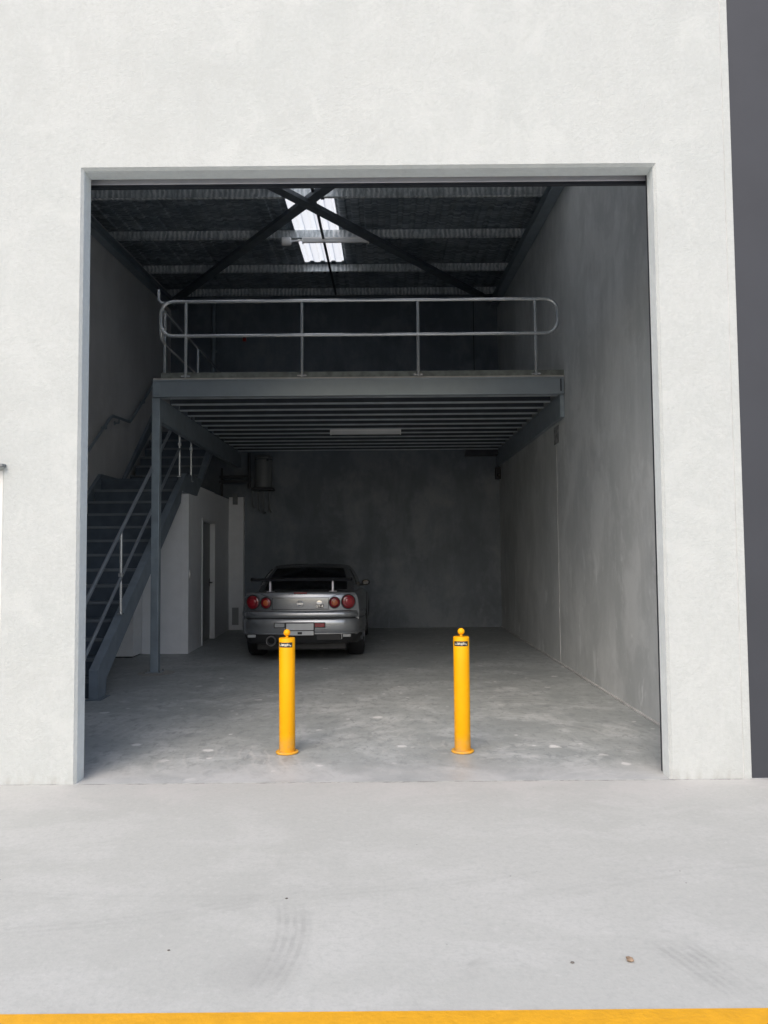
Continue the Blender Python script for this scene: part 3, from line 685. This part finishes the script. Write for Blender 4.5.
# ------------------------------------------------------------------ bollards
def bollard_parts(t, x, y):
    p = MB(); p.lathe([(0, .006), (.0585, .0065), (.0605, .01), (.0605, .856), (.0585, .862), (0, .864)], T((x, y, 0)), 40); finish('post', p, M['yellow'], t, 40)
    p = MB(); p.lathe([(.083, .0035), (.085, .006), (.085, .014), (.081, .018), (.061, .0185)], T((x, y, 0)), 40, cap=False); o = finish('base_flange', p, M['yellow'], t, 40)
    pts = [(.0, .864), (.011, .8645), (.010, .878)]
    for k in range(1, 11):
        a = R(-60+150*k/10); pts.append((max(0, .0265*math.cos(a)), .900+.0265*math.sin(a)))
    p = MB(); p.lathe(pts, T((x, y, 0)), 24); finish('lifting_knob', p, M['yellow'], t, 50)
    bm = MB(); n = 16; a0, a1 = R(-90-64), R(-90+48); r_ = .0612
    ring = lambda z: [(x+r_*math.cos(a0+(a1-a0)*k/n), y+r_*math.sin(a0+(a1-a0)*k/n), z) for k in range(n+1)]
    bm.loft([ring(.795), ring(.832)], closed_ring=False, cap=False); s = finish('sticker', bm, M['stickerblack'], t, 60)
    bm = MB(); r_ = .0615
    rnd = random.Random(3)
    a = a0+.15
    while a < a1-.2:                                  # worn pale print, too small to read
        wd = rnd.uniform(.05, .16); z0 = .803+rnd.uniform(0, .005)
        bm.loft([[(x+r_*math.cos(q), y+r_*math.sin(q), z) for q in (a, a+wd/2, a+wd)] for z in (z0, z0+rnd.uniform(.008, .02))], closed_ring=False, cap=False); a += wd+rnd.uniform(.03, .07)
    finish('print', bm, M['stickerpale'], s)
b1 = thing('bollard', (-.7425, .745, 0), 'yellow steel bollard in front of the silver car', 'bollard', 'yellow bollards in the doorway')
bollard_parts(b1, -.7425, .745)
def copy_tree(o, parent=None):
    c = o.copy(); COL.objects.link(c)
    if parent: c.parent = parent
    for ch in [k for k in list(COL.objects) if k.parent == o]: copy_tree(ch, c)
    return c
b2 = copy_tree(b1); b2.location = (.5775, .733, 0)
b2['label'] = 'yellow steel bollard standing clear of the car, nearer the right wall'

# ------------------------------------------------------------------ small things on the driveway
p = MB()
pts = [(-.02, -.003), (-.005, -.012), (.012, -.008), (.022, .002), (.008, .011), (-.012, .008)]
rot = R(-55); x0, y0 = .886, -2.236
rings = []
for hz, s_ in ((.0045, .6), (.009, .85), (.013, .7), (.015, .3)):
    rings.append([(x0+s_*(a*math.cos(rot)-b*math.sin(rot)), y0+s_*(a*math.sin(rot)+b*math.cos(rot)), hz+.004*math.sin(a*300)) for a, b in pts])
p.loft(rings); tag(finish('dry_leaf', p, M['leafbrown'], loc=(x0, y0, 0), smooth=40), 'curled brown dry leaf lying on the pale concrete driveway', 'leaf')
def pebble(x, y, r, label):
    bm = MB(); bmesh.ops.create_icosphere(bm.bm, subdivisions=2, radius=r)
    for v in bm.bm.verts: v.co = Vector((x+v.co.x*1.4+random.uniform(-.1, .1)*r, y+v.co.y+random.uniform(-.1, .1)*r, r*.5+v.co.z*.5))
    tag(finish('pebble', bm, M['stone'], loc=(x, y, 0), smooth=60), label, 'pebble', 'pebbles on the driveway')
pebble(.674, -2.242, .0055, 'tiny dark pebble to the left of the brown leaf')
pebble(-.437, -1.70, .0045, 'tiny dark pebble at the head of the curved tyre mark')
pebble(-.83, -2.13, .004, 'tiny dark pebble left of the curved tyre mark')

# ------------------------------------------------------------------ silver coupe
CX, CY = -1.153, 5.42
car = thing('silver_coupe', (CX, CY+2.2, 0), 'silver two-door sports coupe with a rear wing, parked nose to the back wall', 'car')
car.scale = (1.0, 1.0, 1.018)
def W(p): return (CX+p[0], CY+p[1], p[2])
def cat(ts, vals, t):
    i = max(0, min(len(ts)-2, sum(1 for q in ts if q <= t)-1))
    u = (t-ts[i])/(ts[i+1]-ts[i]); p1, p2 = vals[i], vals[i+1]
    p0 = vals[i-1] if i else p1; p3 = vals[i+2] if i+2 < len(vals) else p2
    m1 = (p2-p0)/((ts[i+1]-ts[i-1]) if i else (ts[i+1]-ts[i]))*(ts[i+1]-ts[i]); m2 = (p3-p1)/((ts[i+2]-ts[i]) if i+2 < len(ts) else (ts[i+1]-ts[i]))*(ts[i+1]-ts[i])
    return (2*u**3-3*u**2+1)*p1+(u**3-2*u**2+u)*m1+(-2*u**3+3*u**2)*p2+(u**3-u**2)*m2
# y, half width, bottom z, shoulder z, deck centre z, shoulder half width
ST = [(.03, .795, .34, .905, .945, .735), (.30, .835, .27, .912, .957, .75), (.65, .868, .20, .915, .962, .765), (1.0, .880, .18, .915, .962, .772), (1.5, .866, .17, .905, .95, .768),
      (2.2, .848, .17, .895, .94, .765), (2.9, .850, .17, .882, .925, .757), (3.3, .870, .18, .855, .905, .752), (3.6, .876, .19, .82, .87, .745), (4.0, .85, .20, .735, .785, .70), (4.3, .79, .24, .63, .68, .62), (4.42, .68, .30, .54, .58, .50)]
def section(y):
    ts = [s[0] for s in ST]; hw, zb, zs, zd, sw = [cat(ts, [s[k] for s in ST], y) for k in range(1, 6)]
    half = [(0, zb), (.5*hw, zb), (.86*hw, zb), (.965*hw, zb+.05), (.99*hw, zb+.16), (hw, .40+.3*(zs-.6)+zb*.3), (.994*hw, zs-.16), (.975*hw, zs-.07), ((sw+.972*hw)/2, zs-.022), (sw, zs), (.75*sw, zs+.5*(zd-zs)), (.4*sw, zs+.86*(zd-zs)), (0, zd)]
    ring = half + [(-x, z) for x, z in half[-2:0:-1]]
    def yy(x): return y + (.12*abs(x/.8)**3*(1-y/.6) if y < .6 else 0) - (.12*abs(x/.8)**2*max(0, (y-3.9)/.5) if y > 3.9 else 0)
    return [W((x, yy(x), z)) for x, z in ring]
nst = 44
rings = [section(.03+(4.42-.03)*k/nst) for k in range(nst+1)]
bm = MB(); bm.loft(rings); bmesh.ops.recalc_face_normals(bm.bm, faces=bm.bm.faces[:])
me = bpy.data.meshes.new('body'); bm.bm.to_mesh(me); bm.bm.free(); me.materials.append(M['silver']); me.materials.append(M['black'])
tmp = bpy.data.objects.new('tmp_body', me); COL.objects.link(tmp)
AX_R, AX_F, WZ = .955, 3.50, .315
cut = MB()
for s in (-1, 1):
    for ya in (AX_R, AX_F):
        cut.lathe([(.352, 0), (.352, .5)], T(W((s*.55, ya, WZ+.01))) @ Matrix.Rotation(R(90*s), 4, 'Y'), 40)
bmesh.ops.recalc_face_normals(cut.bm, faces=cut.bm.faces[:])
mc = bpy.data.meshes.new('cut'); cut.bm.to_mesh(mc); cut.bm.free(); mc.materials.append(M['black'])
tc = bpy.data.objects.new('tmp_cut', mc); COL.objects.link(tc)
md = tmp.modifiers.new('b', 'BOOLEAN'); md.object = tc; md.operation = 'DIFFERENCE'; md.solver = 'EXACT'; md.material_mode = 'TRANSFER'
dg = bpy.context.evaluated_depsgraph_get()
me2 = bpy.data.meshes.new_from_object(tmp.evaluated_get(dg)); me2.name = 'body'
bpy.data.objects.remove(tmp); bpy.data.objects.remove(tc)
body = link('body', me2, car, 38)

# rear panel between bumper and boot lid, curved in plan
def yrear(x): return .12*abs(x/.8)**3
p = MB(); cols = 28; rows = [(.600, .0, .80), (.66, -.006, .80), (.72, -.006, .797), (.76, -.010, .792), (.86, -.008, .785), (.91, -.002, .765), (.935, .012, .745), (.948, .035, .72)]
grid = [[W((hw*(2*k/cols-1), yrear(hw*(2*k/cols-1))+dy+.012, z+(.012*(1-(2*k/cols-1)**2) if z > .9 else 0))) for k in range(cols+1)] for z, dy, hw in rows]
p.loft(grid, closed_ring=False, cap=False); finish('rear_panel', p, M['silver'], car, 35, recalc=True)
# shut lines of the boot lid
def strip(mb, pts, h, out=.004):
    for (x0, z0), (x1, z1) in zip(pts, pts[1:]):
        n = max(1, int(abs(x1-x0)/.06)); A = []
        for k in range(n+1):
            t = k/n; x = x0+(x1-x0)*t; z = z0+(z1-z0)*t; A.append((x, z))
        for (a, za), (b, zb) in zip(A, A[1:]):
            if abs(b-a) > abs(zb-za): o = [(0, -h/2), (0, h/2)]
            else: o = [(-h/2, 0), (h/2, 0)]
            for lo in (0,):
                mb.quad(W((a+o[0][0], yrear(a)+.0-out, za+o[0][1])), W((b+o[0][0], yrear(b)-out, zb+o[0][1])), W((b+o[1][0], yrear(b)-out, zb+o[1][1])), W((a+o[1][0], yrear(a)-out, za+o[1][1])))
p = MB(); strip(p, [(-.385, .878), (.385, .878)], .006, .0035); strip(p, [(-.40, .722), (.40, .722)], .006, .0035); strip(p, [(-.385, .875), (-.385, .722)], .005, .0035); strip(p, [(.385, .875), (.385, .722)], .005, .0035)
strip(p, [(-.55, .93), (-.385, .878)], .005, -.004); strip(p, [(.55, .93), (.385, .878)], .005, -.004)
finish('boot_shut_line', p, M['black'], body)
# tail lamps
def lamp(name, x, z, r, rings_, parent):
    y = yrear(x)-.004; nrm = math.degrees(math.atan(.36/.8*(abs(x)/.8)**2))*(1 if x > 0 else -1)
    Mx = T(W((x, y, z))) @ Matrix.Rotation(R(nrm), 4, 'Z') @ Matrix.Rotation(R(90), 4, 'X')
    p = MB(); p.lathe([(r, -.02), (r, .010), (r*.93, .014), (r*.86, .010)], Mx, 36, cap=False); t = finish(name, p, M['black'], parent, 40)
    p = MB(); p.lathe([(r*.90, .006), (r*.8, .014), (r*.6, .020), (r*.5, .021)], Mx, 36, cap=False); finish('lens', p, rings_[0], t, 50)
    p = MB(); p.lathe([(r*.5, .0205), (r*.47, .024), (r*.25, .027), (0, .028)], Mx, 30, cap=False); finish('lens_centre', p, rings_[1], t, 50)
for s in (-1, 1):
    lamp('tail_lamp', s*.655, .820, .102, (M['lampred'], M['lampredin']), car)
    lamp('tail_lamp', s*.468, .812, .080, (M['lampred'], M['lamporange']), car)
# emblem and badge
Mx = T(W((.0, -.004, .798))) @ Matrix.Rotation(R(90), 4, 'X')
p = MB(); p.tube([Mx @ Vector((.036*math.cos(a*math.pi/12), .036*math.sin(a*math.pi/12), .004)) for a in range(24)], .006, 8, closed=True)
c_ = W((0, -.01, .798)); p.box(c_[0]-.042, c_[0]+.042, c_[1]-.004, c_[1]+.004, c_[2]-.008, c_[2]+.008)
finish('emblem', p, M['chrome'], body, 40)
Mx = T(W((.262, -.008, .815))) @ Matrix.Rotation(R(90), 4, 'X') @ Matrix.Diagonal((1.35, .85, 1, 1))
p = MB(); p.lathe([(.028, 0), (.028, .006), (0, .008)], Mx, 20); finish('badge', p, M['chrome'], body, 40)
def text_mesh(txt, size, mx, mat, name, parent):
    cu = bpy.data.curves.new('txt', 'FONT'); cu.body = txt; cu.size = size; cu.extrude = .002; cu.align_x = 'CENTER'; cu.align_y = 'CENTER'; cu.offset = size*.02
    o = bpy.data.objects.new('txt', cu); COL.objects.link(o)
    m_ = bpy.data.meshes.new_from_object(o.evaluated_get(bpy.context.evaluated_depsgraph_get())); bpy.data.objects.remove(o)
    m_.transform(mx); m_.materials.clear(); m_.materials.append(mat); m_.name = name
    return link(name, m_, parent)
c_ = W((.266, -.004, .762)); p = MB(); p.box(c_[0]-.055, c_[0]+.055, c_[1]-.004, c_[1]+.006, c_[2]-.024, c_[2]+.024, .002); bd = finish('badge', p, M['black'], body)
text_mesh('GT-R', .048, T((c_[0], c_[1]-.006, c_[2])) @ Matrix.Rotation(R(90), 4, 'X'), M['chrome'], 'badge_lettering', bd)
# high stop lamp on the boot edge
c_ = W((.0, .012, .938)); p = MB(); p.box(c_[0]-.09, c_[0]+.09, c_[1]-.008, c_[1]+.02, c_[2]-.006, c_[2]+.014, .003); finish('stop_lamp', p, M['lampred'], car)

# bumper swept in plan
half = [(.0, -.030), (.25, -.028), (.45, -.018), (.58, .0), (.67, .026), (.73, .062), (.768, .115), (.80, .19), (.828, .30), (.85, .42), (.868, .575)]
def path(half):
    return [(-x, y) for x, y in half[:0:-1]] + half
def sweep(mb, prof, half, close=False):
    P = path(half); rings = []
    for i, (x, y) in enumerate(P):
        a = P[max(0, i-1)]; b = P[min(len(P)-1, i+1)]; tx, ty = b[0]-a[0], b[1]-a[1]; l = math.hypot(tx, ty); nx, ny = ty/l, -tx/l
        rings.append([W((x+nx*o, y+ny*o, z)) for o, z in prof])
    mb.loft(rings, closed_ring=close, cap=close)
p = MB(); sweep(p, [(-.035, .705), (-.010, .700), (.004, .690), (.012, .672), (.015, .650), (.012, .628), (.004, .616), (-.012, .612)], half); 
bumper = finish('bumper', p, M['silver'], car, 35)
p = MB(); sweep(p, [(-.012, .613), (-.014, .596)], half); finish('bumper_gap', p, M['black'], bumper)
p = MB(); sweep(p, [(-.014, .597), (.002, .594), (.012, .580), (.016, .53), (.014, .47), (.008, .43), (.004, .415), (.010, .408), (.010, .396), (-.01, .392), (-.05, .39)], half); finish('bumper_skin', p, M['silver'], bumper, 35)
p = MB(); sweep(p, [(-.02, .396), (-.025, .34), (-.06, .27), (-.2, .25)], half); finish('bumper_valance', p, M['black'], bumper, 35)
# plate, reflectors, exhaust
c_ = W((.0, -.046, 0)); yb_ = c_[1]
p = MB(); p.box(CX-.20, CX+.20, yb_-.004, yb_+.02, .375, .555, .003); pr_ = finish('plate_recess', p, M['black'], bumper)
p = MB(); p.box(CX-.186, CX+.186, yb_-.014, yb_-.005, .452, .540, .003); finish('number_plate', p, M['plate'], car)
p = MB(); p.box(CX-.186, CX+.186, yb_-.013, yb_-.005, .383, .440, .003); lp = finish('plate_plinth', p, M['plate'], bumper)
p = MB(); p.box(CX-.03, CX+.03, yb_-.016, yb_-.0135, .397, .428); finish('tow_cover', p, M['blackbox'], lp)
for x, m_, nm in ((-.275, M['clearlens'], 'reversing_lamp'), (.268, M['lampredin'], 'fog_lamp')):
    p = MB(); p.box(CX+x-.078, CX+x+.078, yb_-.004, yb_+.03, .482, .552, .004); o = finish(nm, p, M['black'], car)
    p = MB(); p.box(CX+x-.066, CX+x+.066, yb_-.010, yb_-.0045, .492, .542, .003); finish('lens', p, m_, o)
for x in (.64, -.66):
    p = MB(); y_ = CY-.03+yrear(x)*.6; p.box(CX+x-.06, CX+x+.05, y_-.012, y_+.04, .352, .390, .008); finish('reflector', p, M['clearlens'], car)
p = MB(); yv = CY-.025; p.box(CX+.225, CX+.555, yv-.006, yv+.05, .315, .398, .004); vp = finish('lower_grille', p, M['black'], bumper)
p = MB(); p.box(CX+.222, CX+.572, yv-.016, yv-.002, .3995, .408, .001).box(CX+.562, CX+.572, yv-.016, yv-.002, .33, .399, .001); finish('trim', p, M['silver'], vp)
Mx = T(W((-.395, .02, .308))) @ Matrix.Rotation(R(90), 4, 'X')
p = MB(); p.lathe([(.045, -.03), (.052, .055), (.058, .07), (.064, .07), (.068, .05), (.068, -.35)], Mx, 28, cap=False); ex = finish('exhaust_tip', p, M['exhaust'], car, 40)
p = MB(); p.lathe([(.0, -.02), (.046, -.02)], Mx, 24, cap=False); finish('exhaust_bore', p, M['black'], ex)
p = MB(); p.box(CX-.62, CX+.62, CY+.16, CY+4.2, .165, .30, .02); finish('underbody', p, M['black'], car)

# cabin
def cab_ring(t):
    base = [(-.60, .735), (-.30, .715), (0, .71), (.30, .715), (.60, .735), (.70, .80), (.735, 1.05), (.748, 1.6), (.745, 2.2), (.735, 2.75), (.68, 3.02), (.35, 3.10), (0, 3.12), (-.35, 3.10), (-.68, 3.02), (-.735, 2.75), (-.745, 2.2), (-.748, 1.6), (-.735, 1.05), (-.70, .80)]
    top = [(-.50, 1.50), (-.25, 1.475), (0, 1.47), (.25, 1.475), (.50, 1.50), (.545, 1.55), (.57, 1.65), (.585, 1.85), (.585, 2.1), (.56, 2.3), (.49, 2.42), (.25, 2.455), (0, 2.46), (-.25, 2.455), (-.49, 2.42), (-.56, 2.3), (-.585, 2.1), (-.585, 1.85), (-.57, 1.65), (-.545, 1.55)]
    zb = .925; out = []
    for i, ((bx, by), (tx, ty)) in enumerate(zip(base, top)):
        zt = 1.272 if ty < 1.6 else (1.298 if ty < 2.3 else 1.272)
        zt -= .02*(abs(tx)/.54)**2
        s = t**1.9
        out.append((bx+(tx-bx)*s, by+(ty-by)*t, zb+(zt-zb)*t))
    return out
TS = [k/10 for k in range(11)]
rings = [[W(q) for q in cab_ring(t)] for t in TS]
top = cab_ring(1.)
for f_, dz in ((.93, .012), (.8, .022), (.5, .032), (.15, .036)): rings.append([W((x*f_, 1.95+(y-1.95)*f_, z+dz)) for x, y, z in top])
p = MB(); p.loft(rings); cabin = finish('cabin', p, M['silver'], car, 40)
def glass(name, idx, t0, t1, inset=.0):
    rows_ = []
    for k in range(7):
        t = t0+(t1-t0)*k/6; r_ = cab_ring(t); cx_, cy_ = 0, 1.9
        row = []
        for j, i in enumerate(idx):
            x, y, z = r_[i]; n = Vector((x, (y-cy_)*.5, .35)).normalized(); row.append(W((x+n.x*.007, y+n.y*.007, z+n.z*.007)))
        rows_.append(row)
    p = MB(); p.loft(rows_, closed_ring=False, cap=False); finish(name, p, M['glass'], cabin, 50)
glass('rear_window', [0, 1, 2, 3, 4], .10, .95); glass('windscreen', [10, 11, 12, 13, 14], .1, .94)
glass('side_window', [6, 7, 8, 9], .22, .88); glass('side_window', [15, 16, 17, 18], .22, .88)
# rear wing
wg = MB(); sec = [(.09, 1.092), (.11, 1.118), (.22, 1.132), (.34, 1.121), (.34, 1.108), (.20, 1.100)]
rings = []
for k in range(21):
    x = -.69+1.38*k/20; e = abs(x)/.69; dz = .012*(1-e**2); rings.append([W((x, y+.03*e**2, z+dz)) for y, z in sec])
wg.loft(rings); wing = finish('rear_wing', wg, M['wing'], car, 40)
for s in (-1, 1):
    p = MB(); c_ = W((s*.695, .24, 1.118)); p.lathe([(0, -.012), (.05, -.010), (.055, 0), (.05, .010), (0, .012)], T(c_) @ Matrix.Rotation(R(90), 4, 'Y') @ Matrix.Diagonal((.6, 2.2, 1, 1)), 20); finish('end_plate', p, M['wing'], wing, 40)
    p = MB(); c_ = W((s*.435, .20, 0)); p.prism([(c_[1]-.05, .952), (c_[1]+.07, .952), (c_[1]+.05, 1.118), (c_[1]-.03, 1.118)], 'x', c_[0]-.011, c_[0]+.011); finish('strut', p, M['alloy'], wing)
    p = MB(); p.box(c_[0]-.05, c_[0]+.05, c_[1]-.06, c_[1]+.09, .946, .958, .003); finish('strut_foot', p, M['alloy'], wing)
    # door mirror
    p = MB(); c_ = W((s*.835, 2.62, .985)); p.lathe([(0, -.06), (.045, -.055), (.06, -.02), (.056, .03), (.035, .07), (0, .08)], T(c_) @ Matrix.Rotation(R(-90), 4, 'X') @ Matrix.Diagonal((1.25, .85, 1, 1)), 20); mr = finish('door_mirror', p, M['wing'], car, 40)
    p = MB(); p.lathe([(.043, 0), (.041, .004), (0, .005)], T(W((s*.835, 2.558, .985))) @ Matrix.Rotation(R(90), 4, 'X') @ Matrix.Diagonal((1.25, .85, 1, 1)), 20); finish('mirror_glass', p, M['glass'], mr, 40)
    p = MB(); p.box(CX+min(s*.72, s*.80), CX+max(s*.72, s*.80), CY+2.60, CY+2.66, .93, .965, .006); finish('mirror_arm', p, M['blackbox'], mr)
    # door line
    p = MB(); p.box(CX+s*.872-.004, CX+s*.872+.004, CY+1.50, CY+1.507, .30, .88); finish('door_shut_line', p, M['black'], body)
# wheels
def wheel(s, ya):
    Mx = T(W((s*.60, ya, WZ))) @ Matrix.Rotation(R(90*s), 4, 'Y')
    o = bpy.data.objects.new('wheel', None); COL.objects.link(o); o.parent = car; o.empty_display_size = .1; ORIG[o.name] = ORIG[car.name]
    p = MB(); p.lathe([(.225, 0), (.29, .005), (.308, .03), (.313, .06), (.313, .19), (.306, .225), (.285, .245), (.225, .25)], Mx, 40, cap=False); finish('tyre', p, M['black'], o, 40)
    p = MB(); p.lathe([(.226, .01), (.222, .05), (.205, .09), (.205, .2), (.226, .245)], Mx, 36, cap=False)
    p.lathe([(.055, .15), (.055, .215), (.04, .225), (0, .228)], Mx, 20)
    for k in range(6):
        A = R(60*k); rot_ = Mx @ Matrix.Rotation(A, 4, 'Z')
        pr2 = [(.04, -.034, .17), (.04, .034, .17), (.21, .026, .19), (.21, -.026, .19)]
        pa = [rot_ @ Vector(q) for q in pr2]; pb = [rot_ @ (Vector(q)+Vector((0, 0, .04))) for q in pr2]
        p.loft([pa, pb])
    finish('rim', p, M['alloy'], o, 40)
    p = MB(); p.lathe([(.15, .08), (.15, .1), (.06, .1)], Mx, 24); finish('brake_disc', p, M['darkmetal'], o, 40)
for s in (-1, 1):
    for ya in (AX_R, AX_F): wheel(s, ya)

# ------------------------------------------------------------------ light, sky, camera
SUN_EL, SUN_AZ = 44., 18.                       # degrees above horizon; azimuth to the left of straight behind the camera
wd = bpy.data.worlds.new('World'); sc.world = wd; wd.use_nodes = True
nt = wd.node_tree; nt.nodes.clear()
sky = nt.nodes.new('ShaderNodeTexSky'); sky.sky_type = 'NISHITA'; sky.sun_disc = False
sky.sun_elevation = R(SUN_EL); sky.sun_rotation = R(180+SUN_AZ)
sky.air_density = 1.; sky.dust_density = 4.; sky.ozone_density = 1.
hs = nt.nodes.new('ShaderNodeHueSaturation'); hs.inputs['Saturation'].default_value = 1.1
bg = nt.nodes.new('ShaderNodeBackground'); bg.inputs[1].default_value = .15
wo = nt.nodes.new('ShaderNodeOutputWorld')
nt.links.new(sky.outputs[0], hs.inputs['Color']); nt.links.new(hs.outputs[0], bg.inputs[0]); nt.links.new(bg.outputs[0], wo.inputs[0])
sl = bpy.data.lights.new('sun', 'SUN'); sl.energy = .42; sl.angle = R(50); sl.color = (1., .996, .982)
so = bpy.data.objects.new('sun', sl); COL.objects.link(so)
d = Vector((-math.sin(R(SUN_AZ))*math.cos(R(SUN_EL)), -math.cos(R(SUN_AZ))*math.cos(R(SUN_EL)), math.sin(R(SUN_EL))))
so.rotation_euler = d.to_track_quat('Z', 'Y').to_euler(); so.location = d*30

pitch, yaw, roll, D, H = .0530, .0002, -.0082, 5.127, 1.5
fw = Vector((math.sin(yaw)*math.cos(pitch), math.cos(yaw)*math.cos(pitch), math.sin(pitch))); r_ = Vector((math.cos(yaw), -math.sin(yaw), 0)); u_ = r_.cross(fw)
r2 = math.cos(roll)*r_+math.sin(roll)*u_; u2 = -math.sin(roll)*r_+math.cos(roll)*u_
cd = bpy.data.cameras.new('camera'); co = bpy.data.objects.new('camera', cd); COL.objects.link(co)
mx = Matrix((r2, u2, -fw)).transposed().to_4x4(); mx.translation = (0, -D, H); co.matrix_world = mx
cd.sensor_fit = 'VERTICAL'; cd.sensor_height = 32; cd.lens = 768.23/1024*32; cd.clip_start = .05; cd.clip_end = 1000
sc.camera = co
sc.view_settings.view_transform = 'Standard'; sc.view_settings.look = 'None'; sc.view_settings.exposure = .82; sc.view_settings.gamma = 1
sc.view_settings.use_curve_mapping = False
sc.cycles.use_denoising = True
sc.cycles.max_bounces = 10; sc.cycles.diffuse_bounces = 6; sc.cycles.glossy_bounces = 4; sc.cycles.sample_clamp_indirect = 6.
